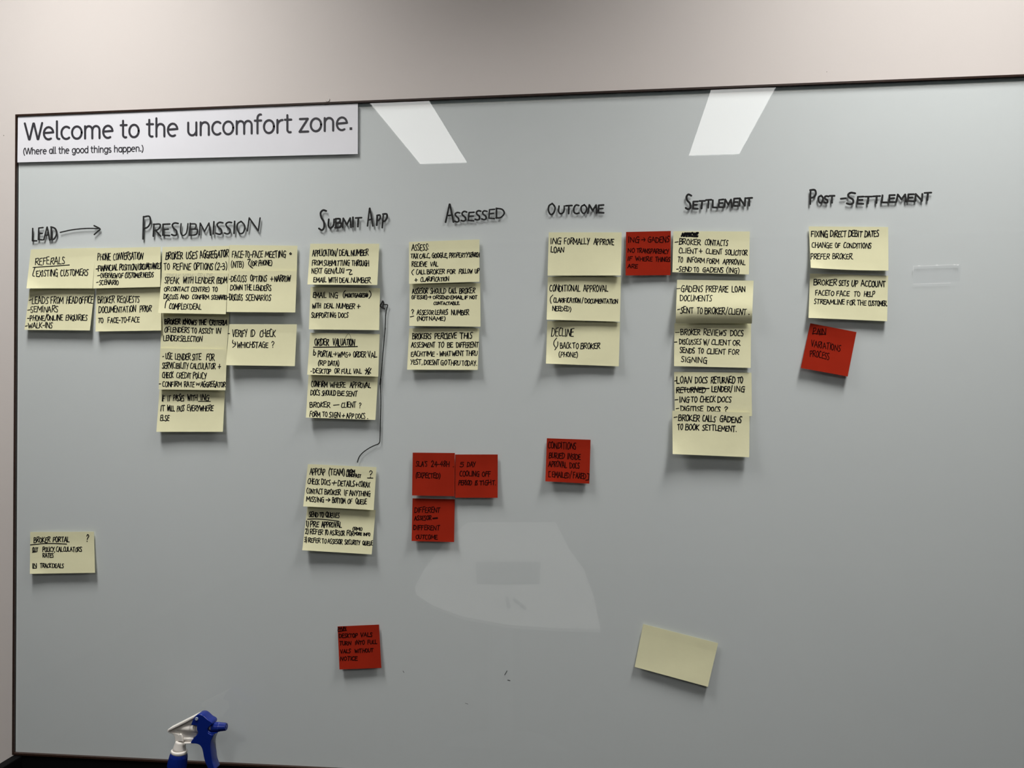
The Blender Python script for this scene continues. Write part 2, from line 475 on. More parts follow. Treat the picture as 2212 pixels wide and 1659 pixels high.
for a, b, wd in ((C(1092,1458), C(1115,1418), 1.6), (C(1122,1513), C(1146,1518), 1.6), (C(50,1418), C(60,1436), 1.0), ((1005,1519), (1011,1521), .8)):
    ink = Ink(12); ink.stroke([a, b], wd)
    ink.build('stray_mark', M['thin_marker'], board, flat(0.0), .0002)

# ------------------------------------------------------------------ welcome sign, printed in a light round sans (drawn as strokes)
def arc(cx, cy, rx, ry, a0, a1, n=14):
    return [(cx+rx*math.cos(math.radians(a0+(a1-a0)*i/n)), cy+ry*math.sin(math.radians(a0+(a1-a0)*i/n))) for i in range(n+1)]
XH = .74
def sg():
    g = {}
    H = XH; r = H/2
    g['W'] = (1.06, [[(0,1),(.26,0.03),(.30,.03),(.53,.98),(.57,.98),(.80,.03),(.84,.03),(1.08,1)]])
    g['e'] = (.66, [arc(.33,r,.30,r,-52,0)[:0] + [(.04,r+.02),(.62,r+.05)] , [(.62,r+.05)] + arc(.33,r,.295,r,8,300)])
    g['l'] = (.26, [[(.10,1.08),(.10,.18)] + arc(.22,.16,.12,.15,185,285,6)])
    g['c'] = (.56, [arc(.33,r,.30,r,52,308,18)])
    g['o'] = (.68, [arc(.34,r,.30,r,0,360,26)])
    g['m'] = (1.08, [[(.08,H),(.08,0)], [(.08,H*.62)] + arc(.31,H-.25,.22,.25,165,0,9) + [(.53,0)], [(.53,H*.62)] + arc(.76,H-.25,.22,.25,165,0,9) + [(.98,0)]])
    g['n'] = (.66, [[(.08,H),(.08,0)], [(.08,H*.60)] + arc(.33,H-.26,.24,.26,165,0,9) + [(.57,0)]])
    g['h'] = (.66, [[(.08,1.08),(.08,0)], [(.08,H*.60)] + arc(.33,H-.26,.24,.26,165,0,9) + [(.57,0)]])
    g['u'] = (.66, [[(.08,H),(.08,.26)] + arc(.32,.26,.24,.26,180,345,9), [(.57,H),(.57,0)]])
    g['t'] = (.44, [[(.17,1.0),(.17,.18)] + arc(.32,.17,.15,.165,185,290,7), [(.02,H),(.40,H)]])
    g['f'] = (.42, [[(.16,0),(.16,.86)] + arc(.33,.87,.17,.22,180,75,7), [(.0,H),(.38,H)]])
    g['r'] = (.42, [[(.08,H),(.08,0)], [(.08,H*.55)] + arc(.38,H-.30,.29,.29,165,88,7)])
    g['z'] = (.54, [[(.04,H),(.50,H),(.02,.0),(.52,0)]])
    g['.'] = (.22, ['dot'])
    g['('] = (.30, [arc(.55,.40,.45,.72,125,235,10)])
    g[')'] = (.30, [arc(-.25,.40,.45,.72,55,-55,10)])
    g['a'] = (.64, [arc(.33,r,.29,r,0,360,24), [(.60,H),(.60,0)]])
    g['g'] = (.64, [arc(.33,r,.29,r,0,360,24), [(.60,H),(.60,-.06)] + arc(.33,-.06,.27,.24,0,-145,9)])
    g['d'] = (.64, [arc(.33,r,.29,r,0,360,24), [(.60,1.08),(.60,0)]])
    g['p'] = (.66, [arc(.35,r,.29,r,0,360,24), [(.08,H),(.08,-.32)]])
    g['i'] = (.18, [[(.09,H),(.09,0)], 'idot'])
    g['s'] = (.48, [arc(.26,H*.75,.20,H*.25,50,265,9) + arc(.24,H*.25,.21,H*.25,85,-130,9)])
    return g
SG = sg()
def sign_text(ink, text, x0, x1, y0, y1, h, wd):
    gap = .09
    tot = sum(SG[c][0] for c in text) + gap*(len(text)-1)
    k = (x1-x0)/tot
    pos = 0
    for c in text:
        adv, strokes = SG[c]
        for s_ in strokes:
            if s_ in ('dot', 'idot'):
                cx, cy = (.10, .07) if s_ == 'dot' else (.09, .97)
                X = x0+(pos+cx)*k; Y = y0+(y1-y0)*((pos+cx)/tot) - cy*h
                q = wd*.62
                ink.lay += [0.0]*4; b = len(ink.v); ink.v += [np.array(p) for p in ((X-q, Y-q), (X+q, Y-q), (X+q, Y+q), (X-q, Y+q))]
                ink.f.append((b, b+1, b+2, b+3)); continue
            pts = [(x0+(pos+x)*k, y0+(y1-y0)*((pos+x)/tot) - y*h) for (x, y) in s_]
            ink.stroke(pts, wd)
        pos += adv+gap
sign = empty('welcome_sign', P(39, 350, 0), 'white vinyl sign reading Welcome to the uncomfort zone, top left corner of the glass board', 'sign')
A_, B_, C_, D_ = P(38.7, 250.2, .0012), P(773, 223.6, .0012), P(772.6, 332.6, .0012), P(37.6, 350.8, .0012)
bm = bmesh.new()
f = [bm.verts.new(v) for v in (A_, B_, C_, D_)]; g_ = [bm.verts.new((v.x, -.0002, v.z)) for v in (A_, B_, C_, D_)]
bm.faces.new(f); bm.faces.new(g_[::-1])
for i in range(4): bm.faces.new((f[i], f[(i+1) % 4], g_[(i+1) % 4], g_[i]))
fin('sign_sheet', bm, M['vinyl'], sign)
ink = Ink(1); C = CR['T']
for t, a, b, y0, y1, h, wd in (('Welcome',148,676,283,270,99,4.6), ('to',719,832,269,265,100,4.6), ('the',875,1063,264,259,101,4.6),
                               ('uncomfort',1116,1743,256,237,103,4.6), ('zone.',1787,2108,234,222,103,4.6)):
    p, q = C(a, y0), C(b, y1)
    sign_text(ink, t, p[0], q[0], p[1], q[1], h/C.k, wd)
o = ink.build('printed_title', M['print'], sign, flat(.0012), .0002)
ink = Ink(1)
for t, a, b, y0, y1 in (('(Where',138,278,368,366), ('all',294,334,364,363), ('the',350,413,363,362), ('good',430,526,361,359), ('things',542,664,358,356), ('happen.)',681,858,355,350)):
    p, q = C(a, y0), C(b, y1)
    sign_text(ink, t, p[0], q[0], p[1], q[1], 36/C.k, 2.0)
ink.build('printed_subtitle', M['print'], sign, flat(.0012), .0002)

# ------------------------------------------------------------------ sticky notes
def note(colour, label, crop, corners, lift, lines, base=.0010, cl=0.0, cr=0.0, bow=0.0, strokes=(), sag=0.0, still=False, width=1.8, seed=None, ghost=(), flatv=.2):
    C = CR[crop]
    q = np.array([C(*p) for p in corners])            # TL TR BR BL
    TL, TR, BR, BL = q
    red = colour == 'red'
    sd = seed if seed is not None else sum(ord(c)*(i+3) for i, c in enumerate(label))
    rw = random.Random(sd)
    lift *= .40; bow *= .8
    wv = [(rw.uniform(.5, 1.6), rw.uniform(.4, 1.5), rw.uniform(0, 6.3), rw.uniform(.0001, .00035)) for _ in range(3)]
    cl = cl*.55 + rw.uniform(0, .0018); cr = cr*.6 + rw.uniform(0, .001)
    fx, fs = rw.uniform(.12, .3), rw.choice((0, 1, 1))
    if still: wv = []; cl = cr = 0; fs = 0
    def depth_uv(u, v):
        t = np.clip((v-flatv)/(1-flatv), 0, 1)
        wave = sum(a*(1+np.sin(fu*3.1*u+fv*3.1*v+ph)) for fu, fv, ph, a in wv)*t if wv else 0*t
        crease = fs*.0022*np.clip((v - .72 - u/fx*.28), 0, 1)*2.2       # a lifted lower left corner
        return base + lift*t**1.35 + wave + crease + cl*(1-u)**3*t**2.5 + cr*u**3*t**2.5 + bow*np.sin(np.pi*np.clip(v, 0, 1)**1.9)
    def uv(x, y):
        x = np.asarray(x, float); y = np.asarray(y, float)
        u = np.full(x.shape, .5); v = np.full(x.shape, .5)
        for _ in range(7):
            px = (1-u)*(1-v)*TL[0]+u*(1-v)*TR[0]+u*v*BR[0]+(1-u)*v*BL[0]-x
            py = (1-u)*(1-v)*TL[1]+u*(1-v)*TR[1]+u*v*BR[1]+(1-u)*v*BL[1]-y
            xu = (1-v)*(TR[0]-TL[0])+v*(BR[0]-BL[0]); yu = (1-v)*(TR[1]-TL[1])+v*(BR[1]-BL[1])
            xv = (1-u)*(BL[0]-TL[0])+u*(BR[0]-TR[0]); yv = (1-u)*(BL[1]-TL[1])+u*(BR[1]-TR[1])
            det = xu*yv-xv*yu
            u = u-(px*yv-py*xv)/det; v = v-(xu*py-yu*px)/det
        return u, v
    nu, nv = 24, 48
    uu, vv = np.meshgrid(np.linspace(0, 1, nu+1), np.linspace(0, 1, nv+1))
    uu = uu.ravel(); vv = vv.ravel()
    px = (1-uu)*(1-vv)*TL[0]+uu*(1-vv)*TR[0]+uu*vv*BR[0]+(1-uu)*vv*BL[0]
    py = (1-uu)*(1-vv)*TL[1]+uu*(1-vv)*TR[1]+uu*vv*BR[1]+(1-uu)*vv*BL[1]
    d = depth_uv(uu, vv)
    py = py + sag*np.sin(np.pi*uu)*vv**4
    F = rays(px, py, d); Bk = F.copy(); Bk[:, 1] += .00022
    n = len(F)
    verts = [tuple(p) for p in F]+[tuple(p) for p in Bk]
    faces = []
    W_ = nu+1
    for j in range(nv):
        for i in range(nu):
            a = j*W_+i
            faces.append((a, a+W_, a+W_+1, a+1)); faces.append((n+a, n+a+1, n+a+W_+1, n+a+W_))
    def side(a, b):
        q0 = len(verts); verts.extend([verts[a], verts[b], verts[n+b], verts[n+a]]); faces.append((q0, q0+1, q0+2, q0+3))
    for i in range(nu): side(i+1, i); side(nv*W_+i, nv*W_+i+1)
    for j in range(nv): side(j*W_, (j+1)*W_); side((j+1)*W_+nu, j*W_+nu)
    root = empty('sticky_note', tuple(F[0]), label, 'sticky note')
    me = bpy.data.meshes.new('paper_sheet')
    me.from_pydata(verts, [], faces); me.update()
    link('paper_sheet', me, M['red' if red else 'yellow'], root, smooth=True)
    dfn = lambda x, y: depth_uv(*[np.clip(k, -.05, 1.05) for k in uv(x, y)])
    if lines or strokes:
        ink = Ink(sd)
        for ln in lines:
            words, y0, y1, h = ln[:4]
            wd = ln[4] if len(ln) > 4 else width
            ws = []
            for tok in words.split():
                t, r_ = tok.split('~'); a, b = r_.split(',')
                ws.append((t, float(a), float(b)))
            xa, xb = ws[0][1], max(ws[-1][2], ws[0][1]+1)
            for t, a, b in ws:
                ya = y0+(y1-y0)*(a-xa)/(xb-xa); yb = y0+(y1-y0)*(b-xa)/(xb-xa)
                p_, q_ = C(a, ya), C(b, yb)
                ink.word(t, p_[0], q_[0], p_[1], q_[1], h/C.k, wd)
        for cv, wd, pts in strokes:
            ink.stroke([C(*p) for p in pts], wd, cv)
        ink.build('handwriting', M['ink_red' if red else 'ink'], root, dfn, .00014)
    if ghost:
        ink = Ink(sd+5)
        for (t, a, b, y, h) in ghost:
            p_, q_ = C(a, y), C(b, y)
            ink.word(t, p_[0], q_[0], p_[1], q_[1], h/C.k, 1.6)
        o = ink.build('ghost_handwriting', M['ghost'], root, dfn, .00006); o['label'] = 'faint show-through handwriting'
    return root

# --- column one and two, far left
note('yellow', 'yellow note reading REFERALS, top left corner of the left cluster', 'A', [(185,130),(1150,105),(1105,712),(118,712)], .011,
     [('REFERALS~250,690',358,345,104), ('EXISTING~265,585 CUSTOMERS~625,1035',532,515,92)], cl=.006,
     strokes=[(False,1.9,[(218,398),(480,382),(760,362)]), (True,1.9,[(245,402),(225,460),(213,520),(238,530)])])
note('yellow', 'yellow note reading LEADS FROM HEAD OFFICE, below the REFERALS note', 'A', [(165,722),(1138,712),(1065,1340),(88,1330)], .014,
     [('-~160,190 LEADS~200,440 FROM~480,665 HEAD~715,880 OFFICE~905,1110',940,930,98), ('-~135,175 SEMINARS~180,590',1070,1060,88),
      ('-~135,160 PHONE/ONLINE~170,660 ENQUIRIES~705,1025',1190,1187,78), ('-~100,130 WALK-INS~145,505',1305,1297,78)], base=.0006)
note('yellow', 'yellow note reading PHONE CONVERSATION, right of the REFERALS note', 'A', [(1146,112),(2122,92),(2115,690),(1112,712)], .010,
     [('PHONE~1180,1375 CONVERSATION~1415,1855',290,275,100), ('-~1155,1180 FINANCIAL~1190,1475 POSITION/~1505,1785 CIRCUMSTANCES~1790,2122',455,415,82,2.0),
      ('-~1175,1210 OVERVIEW~1225,1475 OF~1495,1560 CUSTOMER~1590,1840 NEEDS~1860,2015',555,546,72), ('-~1165,1195 SCENARIO~1205,1490',658,655,70)], base=.0022)
note('yellow', 'yellow note reading BROKER REQUESTS DOCUMENTATION, below the PHONE CONVERSATION note', 'A', [(1160,712),(2134,700),(2130,1340),(1150,1355)], .012,
     [('BROKER~1185,1430 REQUESTS~1475,1805',930,915,92), ('DOCUMENTATION~1195,1750 PRIOR~1810,1980',1075,1057,86), ('TO~1185,1265 FACE-TO-FACE~1330,1805',1225,1215,76)], base=.0010)
# --- presubmission
note('yellow', 'yellow note reading BROKER USES AGGREGATOR, top of the third column', 'B', [(65,80),(920,65),(905,600),(50,600)], .0022,
     [('BROKER~105,325 USES~365,510 AGGREGATOR~545,905',240,208,88,2.0), ('TO~85,155 REFINE~200,425 OPTIONS~465,710 (2-3)~735,890',370,368,82)], base=.0022, still=True)
note('yellow', 'yellow note reading SPEAK WITH LENDER, overlapping the AGGREGATOR note', 'B', [(58,412),(908,414),(875,940),(10,925)], .012,
     [('SPEAK~95,275 WITH~325,455 LENDER~485,725 (BDM~755,890',545,545,76), ('OR~85,155 CONTACT~168,405 CENTRE)~428,665 TO~705,765',645,650,54),
      ('DISCUSS~80,265 AND~295,398 CONFIRM~445,660 SCENARIO~690,888',742,752,54), ('COMPLEX~150,395 DEAL~415,560',872,882,72)], base=.0052, cl=.004,
     strokes=[(True,2.0,[(155,765),(135,755),(108,790),(98,858)])], ghost=[('SPEAK',120,290,480,55), ('WITH',330,450,480,55), ('SPADE',510,700,480,55)])
note('yellow', 'yellow note reading FACE-TO-FACE MEETING, top right of the presubmission cluster', 'B', [(922,55),(1792,64),(1780,600),(908,600)], .0024,
     [('FACE-TO-FACE~955,1345 MEETING~1380,1640 o~1686,1714',215,208,78), ('(NTB)~945,1100',335,338,80), ('(OR~1195,1270 PHONE)~1295,1465',325,312,62)], base=.0014, still=True,
     strokes=[(True,1.9,[(1155,240),(1188,238),(1165,290),(1190,330),(1220,350)])])
note('yellow', 'yellow note reading DISCUSS OPTIONS + NARROW DOWN THE LENDERS', 'B', [(908,382),(1784,385),(1765,918),(884,912)], .012,
     [('-~918,935 DISCUSS~940,1140 OPTIONS~1190,1400 +~1450,1480 NARROW~1500,1700',520,520,74), ('DOWN~932,1090 THE~1115,1205 LENDERS~1228,1455',630,636,68),
      ('-~890,918 DISCUSS~922,1090 SCENARIOS~1130,1450',756,768,72)], base=.0044)
note('yellow', 'yellow note reading BROKER KNOWS THE CRITERIA, third note of the third column', 'B', [(55,918),(920,926),(885,1452),(36,1448)], .0030,
     [('BROKER~95,292 KNOWS~325,500 THE~527,620 CRITERIA~668,890',1065,1080,62,2.2), ('OF~90,160 LENDERS~165,410 TO~440,500 ASSIST~530,715 IN~750,808',1170,1187,64), ('LENDER~78,275 SELECTION~290,570',1280,1290,66)], base=.0012, still=True)
note('yellow', 'yellow note reading USE LENDER SITE, fourth note of the third column', 'C', [(100,444),(985,458),(965,1002),(78,990)], .0065,
     [('-~130,145 USE~170,260 LENDER~295,500 SITE~520,640 FOR~710,818',590,602,82), ('SERVICIBILITY~125,475 CALCULATOR~497,830 +~865,900',710,720,76),
      ('CHECK~125,270 CREDIT~312,510 POLICY~535,710',835,846,74), ('-~85,105 CONFIRM~128,380 RATE~418,550 w~572,622 AGGREGATOR~635,962',950,958,68)], base=.0052)
note('yellow', 'yellow note reading IF IT PASSES, bottom of the third column', 'C', [(90,992),(958,1008),(930,1553),(48,1553)], .013,
     [('IF~120,158 IT~195,230 PASSES~270,415 WITH~460,590 ING~635,745',1143,1136,78), ('IT~100,160 WILL~190,290 PASS~320,415 EVERYWHERE~455,800',1278,1272,72), ('ELSE~98,215',1405,1405,74)],
     base=.0010, cl=.004, strokes=[(False,1.8,[(605,1148),(765,1149)])])
note('yellow', 'yellow note reading VERIFY ID CHECK, below the DISCUSS OPTIONS note', 'B', [(920,1068),(1785,1070),(1758,1605),(878,1593)], .013,
     [('-~905,925 VERIFY~960,1150 ID~1190,1245 CHECK~1310,1510',1228,1228,84), ('WHICH~1020,1215 STAGE~1220,1415 ?~1460,1495',1365,1367,68)], base=.0046,
     strokes=[(True,1.9,[(966,1272),(962,1305),(985,1320),(1002,1325)]), (True,1.9,[(992,1295),(1002,1325),(990,1345),(965,1365)])])
# --- submit app
note('yellow', 'yellow note reading APPLICATION/DEAL NUMBER, top of the submit app column', 'D', [(160,130),(1338,130),(1303,835),(112,825)], .013,
     [('APPLICATION/~195,620 DEAL~655,830 NUMBER~855,1150',340,328,100), ('FROM~190,365 SUBMITTING~390,825 THROUGH~870,1160',500,508,88),
      ('NEXT~185,360 GEN/LIXI~405,735',638,632,84), ('EMAIL~215,430 WITH~475,620 DEAL~660,830 NUMBER.~855,1200',785,797,82)], base=.0020, cl=.006,
     strokes=[(True,2.0,[(775,580),(820,572),(862,580),(835,620),(832,655),(876,648)])])
note('yellow', 'yellow note reading EMAIL (MORTGAGES@), second note of the submit app column', 'D', [(165,868),(1350,890),(1335,1605),(135,1592)], .010,
     [('EMAIL~205,430 ING~480,630',1055,1055,88), ('(~718,748',1045,1045,105), ('MORTGAGES@~752,1142',1042,1038,62,1.9), (')~1152,1190',1045,1045,110),
      ('WITH~190,340 DEAL~395,560 NUMBER~605,915 +~955,1010',1230,1236,84), ('SUPPORTING~180,600 DOCS~640,805',1390,1386,80)], base=.0008)
note('yellow', 'yellow note reading ORDER VALUATION, third note of the submit app column', 'E', [(114,50),(973,66),(955,592),(78,568)], .009,
     [('ORDER~172,345 VALUATION~395,665',206,208,76,2.0), ('PORTAL~210,392 >~400,436 WMS~455,578 >~582,612 ORDER~645,800 VAL~828,938',345,356,66), ('(RP~212,310 DATA)~335,470',452,456,58),
      ('*~115,138 DESKTOP~150,370 OR~415,475 FULL~500,620 VAL~645,750',550,556,58)], base=.0020, cl=.004,
     strokes=[(False,2.0,[(155,228),(420,225),(698,220)]), (False,1.8,[(160,256),(154,326)]), (True,1.8,[(158,328),(176,318),(185,302)]), (False,1.8,[(165,284),(186,302),(170,330)]),
              (False,2.2,[(798,560),(845,482)]), (False,2.2,[(826,562),(866,492)]), (False,2.2,[(794,512),(862,548)]), (False,2.2,[(808,492),(842,562)]),
              (True,.55,[(540,132),(565,85),(592,60),(612,95),(620,128)])])
note('yellow', 'yellow note reading CONFIRM WHERE APPROVAL DOCS, fourth note of the submit app column', 'E', [(95,566),(953,588),(920,1128),(62,1098)], .012,
     [('CONFIRM~128,325 WHERE~362,550 APPROVAL~605,860',716,732,64), ('DOCS~118,235 SHOULD~258,430 BE~452,535 SENT~555,695',818,834,60),
      ('BROKER~110,360 _~400,472 CLIENT~500,680 ?~715,745',968,974,62), ('FORM~108,238 TO~265,325 SIGN~350,485 +~507,542 APP~562,650 DOCS~675,795 .~818,830',1082,1114,60)], base=.0008, cl=.008)
note('yellow', 'yellow note reading CHECK DOCS + DETAILS, below the end of the long drawn arrow', 'G', [(190,95),(1305,145),(1260,843),(112,782)], .012,
     [('APPCAP~220,470 (TEAM)~530,785',268,275,100), ('FROM~820,950',233,237,52,1.9), ('LENDFAST~815,1050',292,314,48,1.9), ('?~1188,1236',300,300,100),
      ('CHECK~185,375 DOCS~410,555 +~578,650 DETAILS~675,950 +~965,1005 CORAX~1015,1195',415,472,84), ('CONTACT~170,430 BROKER~460,720 IF~780,840 ANYTHING~868,1205',570,622,80),
      ('MISSING~165,450 >~478,545 BOTTOM~585,800 OF~835,912 QUEUE~970,1145',700,750,80)], base=.0018, strokes=[(False,1.9,[(1160,320),(1248,322)])])
note('yellow', 'yellow note reading SEND TO QUEUES with a numbered list', 'G', [(180,788),(1293,842),(1228,1565),(97,1497)], .014,
     [('SEND~210,355 TO~382,445 QUEUES~480,700',955,968,80), ('1)~165,195 PRE~228,365 APPROVAL~410,735',1108,1128,84,2.0), ('2)~150,195 REFER~225,435 TO~462,520 ASSESOR~548,790 FOR~820,935',1228,1262,76),
      ('MORE~945,1065 INFO~1095,1200',1248,1268,46), ('(RMI)~920,1070',1172,1176,46), ('3)~133,170 REFER~195,390 TO~418,490 ASSESOR~512,750 SECURITY~790,1040 QUEUE~1080,1245',1365,1420,70)],
     base=.0006, cl=.004, strokes=[(True,1.9,[(183,992),(340,988),(520,1003),(700,1026)])])
# --- assessed
note('yellow', 'yellow note reading ASSESS: TAX CALC, top of the assessed column', 'F', [(75,70),(915,40),(915,545),(75,570)], .009,
     [('ASSESS:~108,305',175,168,72), ('TAX~95,180 CALC,~200,325 GOOGLE,~350,535 PROPERTY~555,780 SEARCH~790,915',265,247,54), ('RECIEVE~110,285 VAL~328,420',362,362,54),
      ('(~108,138 CALL~160,270 BROKER~290,500 FOR~530,625 FOLLOW~670,830 UP~862,910',455,442,54), ('+~145,175 CLARIFICATION~212,550',543,537,50)], base=.0018)
note('yellow', 'yellow note reading ASSESOR SHOULD CALL BROKER, middle of the assessed column', 'F', [(82,570),(925,562),(928,1082),(78,1072)], .010,
     [('ASSESOR~115,298 SHOULD~330,512 CALL~550,645 BROKER~675,860',685,682,60), ('(IF~108,155 ISSUE)~170,290 >~305,338 OR~360,430 SEND~435,555 EMAIL~570,722 IF~738,775 NOT~800,888',748,752,40),
      ('CONTACTABLE.~370,680',818,818,34), ('?~105,135',932,932,60), ('ASSESOR~168,365 LEAVES~385,540 NUMBER~580,790',938,938,56), ('(NOT~172,300 NAME)~315,505',1006,1008,44)], base=.0008,
     strokes=[(False,1.9,[(90,964),(132,955)])])
note('yellow', 'yellow note reading BROKERS PERCIEVE THIS ASSESMENT, bottom of the assessed column', 'F', [(78,1102),(915,1103),(895,1598),(52,1595)], .012,
     [('BROKERS~115,340 PERCIEVE~383,640 THIS~683,828',1228,1222,66,2.0), ('ASSESMENT~103,385 TO~420,490 BE~532,598 DIFFERENT~640,900',1328,1328,58),
      ('EACH~100,232 TIME~240,378 *~405,418 WHAT~440,575 WENT~590,730 THRU~755,888',1435,1427,56), ('YEST,~92,235 DOESNT~253,435 GO~455,525 THRU~540,685 TODAY.~705,885',1530,1547,56)], base=.0008, cl=.004)
# --- outcome
note('yellow', 'yellow note reading FORMALLY APPROVE LOAN, top of the outcome column', 'I', [(128,110),(920,110),(910,578),(115,580)], .009,
     [('ING~145,262 FORMALLY~295,570 APPROVE~615,835',236,244,62), ('LOAN~150,292',328,328,58)], base=.0018, cr=.005)
note('yellow', 'yellow note reading CONDITIONAL APPROVAL, middle of the outcome column', 'I', [(118,592),(912,594),(900,1080),(105,1058)], .010,
     [('CONDITIONAL~138,468 APPROVAL~505,770',750,750,66), ('(~138,165',868,868,72), ('CLARIFICATION~180,470 /~485,505 DOCUMENTATION~520,875',868,884,48), ('NEEDED)~168,368',962,966,50)], base=.0008, cl=.007)
note('yellow', 'yellow note reading DECLINE BACK TO BROKER, bottom of the outcome column', 'I', [(112,1074),(902,1088),(888,1565),(97,1535)], .011,
     [('DECLINE~155,395',1235,1238,84), ('BACK~252,370 TO~388,450 BROKER~472,682',1370,1373,60), ('(PHONE)~238,440',1460,1466,54)], base=.0006, cl=.008,
     strokes=[(True,1.9,[(214,1257),(188,1290),(182,1325),(200,1358)]), (True,1.9,[(226,1298),(224,1340),(194,1386)])])
# --- settlement
note('yellow', 'yellow note reading BROKER CONTACTS CLIENT + CLIENT SOLICITOR, top of the settlement column', 'J', [(75,100),(932,104),(922,585),(65,560)], .009,
     [('APPROVE~165,350',160,155,38,2.8), ('-~90,130 BROKER~140,380 CONTACTS~428,685',244,263,60), ('CLIENT~135,345 +~365,402 CLIENT~440,625 SOLICITOR~658,905',343,369,54),
      ('TO~125,180 INFORM~225,425 FORM~448,585 APPROVAL~630,880',443,480,54), ('-~110,130 SEND~140,280 TO~305,362 GADENS~403,635 (ING)~670,815',550,568,54)], base=.0016,
     strokes=[(False,2.2,[(163,152),(345,163)]), (False,2.2,[(172,132),(358,122)])])
note('yellow', 'bowed yellow note reading PREPARE LOAN DOCUMENTS, second note of the settlement column', 'J', [(118,645),(974,655),(955,1135),(100,1130)], .004,
     [('-~113,150 GADENS~160,405 PREPARE~440,690 LOAN~730,880',776,782,66), ('DOCUMENTS~150,505',880,888,64), ('-~122,148 SENT~155,300 TO~338,400 BROKER/CLIENT~428,890 .~915,930',1016,1036,66)],
     base=.0034, bow=.0105, cl=.004, flatv=.1)
note('yellow', 'yellow note reading BROKER REVIEWS DOCS, third note of the settlement column', 'J', [(88,1132),(946,1134),(942,1632),(83,1612)], .010,
     [('-~100,145 BROKER~158,375 REVIEWS~415,665 DOCS~712,860',1260,1274,62), ('-~85,115 DISCUSSES~142,385 W/~415,475 CLIENT~503,715 OR~740,822',1364,1380,56),
      ('SENDS~150,315 TO~355,412 CLIENT~450,662 FOR~692,808',1462,1482,54), ('SIGNING~162,452',1562,1577,58)], base=.0008)
note('yellow', 'yellow note reading LOAN DOCS RETURNED with one struck-out word', 'K', [(128,106),(1447,120),(1457,860),(140,830)], .0026,
     [('-~138,168 LOAN~172,425 DOCS~485,695 RETURNED~755,1165 TO~1205,1300',298,290,102,2.0), ('RETURNED~165,660',455,458,86,2.0), ('LENDER/~768,1125 ING~1155,1330',450,440,88,2.0),
      ('-~140,190 ING~220,388 TO~420,520 CHECK~570,830 DOCS~868,1105',625,618,92,2.0), ('-~160,205 DIGITISE~238,620 DOCS~690,915 ?~985,1045',772,784,84,2.0)], base=.0012, still=True,
     strokes=[(True,2.2,[(165,410),(400,398),(560,395),(725,385)])])
note('yellow', 'yellow note reading TO BOOK SETTLEMENT, bottom of the settlement column', 'K', [(97,768),(1416,796),(1410,1562),(103,1507)], .009,
     [('-~125,175 BROKER~200,560 CALLS~615,830 GADENS~908,1275',930,972,98,2.0), ('TO~190,272 BOOK~320,550 SETTLEMENT.~612,1190',1088,1122,94,2.0)], base=.0056, cl=.005)
# --- post settlement
note('yellow', 'yellow note reading FIXING DIRECT DEBIT DATES, top of the post-settlement column', 'L', [(125,88),(915,94),(918,528),(145,500)], .010,
     [('FIXING~150,315 DIRECT~338,495 DEBIT~520,655 DATES~680,822',192,189,58,2.0), ('CHANGE~155,358 OF~388,438 CONDITIONS~470,748',297,305,48), ('PREFER~145,328 BROKER.~362,565',410,412,50)], base=.0016, cl=.008, sag=1.5)
note('yellow', 'yellow note reading BROKER SETS UP ACCOUNT, below the FIXING note', 'L', [(137,556),(915,580),(905,1032),(122,998)], .010,
     [('BROKER~175,402 SETS~425,522 UP~552,612 ACCOUNT~645,888',668,692,54,2.0), ('FACE~192,310 TO~312,375 FACE~400,528 TO~572,635 HELP~675,778',770,788,48),
      ('STREAMLINE~178,480 FOR~505,585 THE~605,695 CUSTOMER.~718,905',856,880,46)], base=.0008, cl=.004)
# --- loose yellow notes
note('yellow', 'yellow note reading BROKER PORTAL, alone at the lower left', 'O', [(295,225),(1895,215),(1925,1250),(285,1275)], .0085,
     [('BROKER~385,790 PORTAL~865,1275',485,470,122), ('?~1700,1760',450,450,175), ('OUT~350,485',715,715,100), ('POLICY,~605,915 CALCULATORS~945,1590',715,714,110), ('RATES~610,880',865,865,100),
      ('IN~350,455',1115,1115,108), ('TRACK~550,820 DEALS~850,1135',1115,1120,102)], base=.0012,
     strokes=[(True,1.9,[(300,548),(620,516),(900,514),(1210,526)]), (False,1.9,[(350,735),(450,720)]), (False,1.9,[(360,1138),(450,1130)])])
note('yellow', 'blank yellow note stuck askew near the bottom right', 'R', [(385,175),(1965,580),(1748,1500),(205,1080)], .006, [], base=.0012)
# --- red notes
note('red', 'red note reading SLAs 24-48H, beside the 5 DAY note', 'H', [(155,128),(812,134),(808,808),(145,795)], .0065,
     [("SLA'S~205,380 24-48H~445,722 .~780,795",342,345,82), ('(EXPECTED)~205,580',515,528,78)], base=.0022, width=1.7)
note('red', 'red note reading 5 DAY COOLING OFF PERIOD', 'H', [(816,157),(1480,157),(1478,832),(818,830)], .007,
     [('5~890,950 DAY~1000,1130',348,350,76), ('COOLING~890,1190 OFF~1235,1370',492,496,76), ('PERIOD~870,1075 IS~1125,1165 TIGHT.~1200,1450',628,632,70)], base=.0012, width=1.7)
note('red', 'red note reading DIFFERENT ASSESOR, lower of the three clustered red notes', 'H', [(152,840),(810,855),(800,1522),(138,1505)], .007,
     [('DIFFERENT~185,578',1056,1062,78), ('ASSESOR~180,445 =~470,540',1180,1172,62), ('DIFFERENT~168,572',1325,1338,74), ('OUTCOME~205,540',1475,1472,64)], base=.0010, width=1.7)
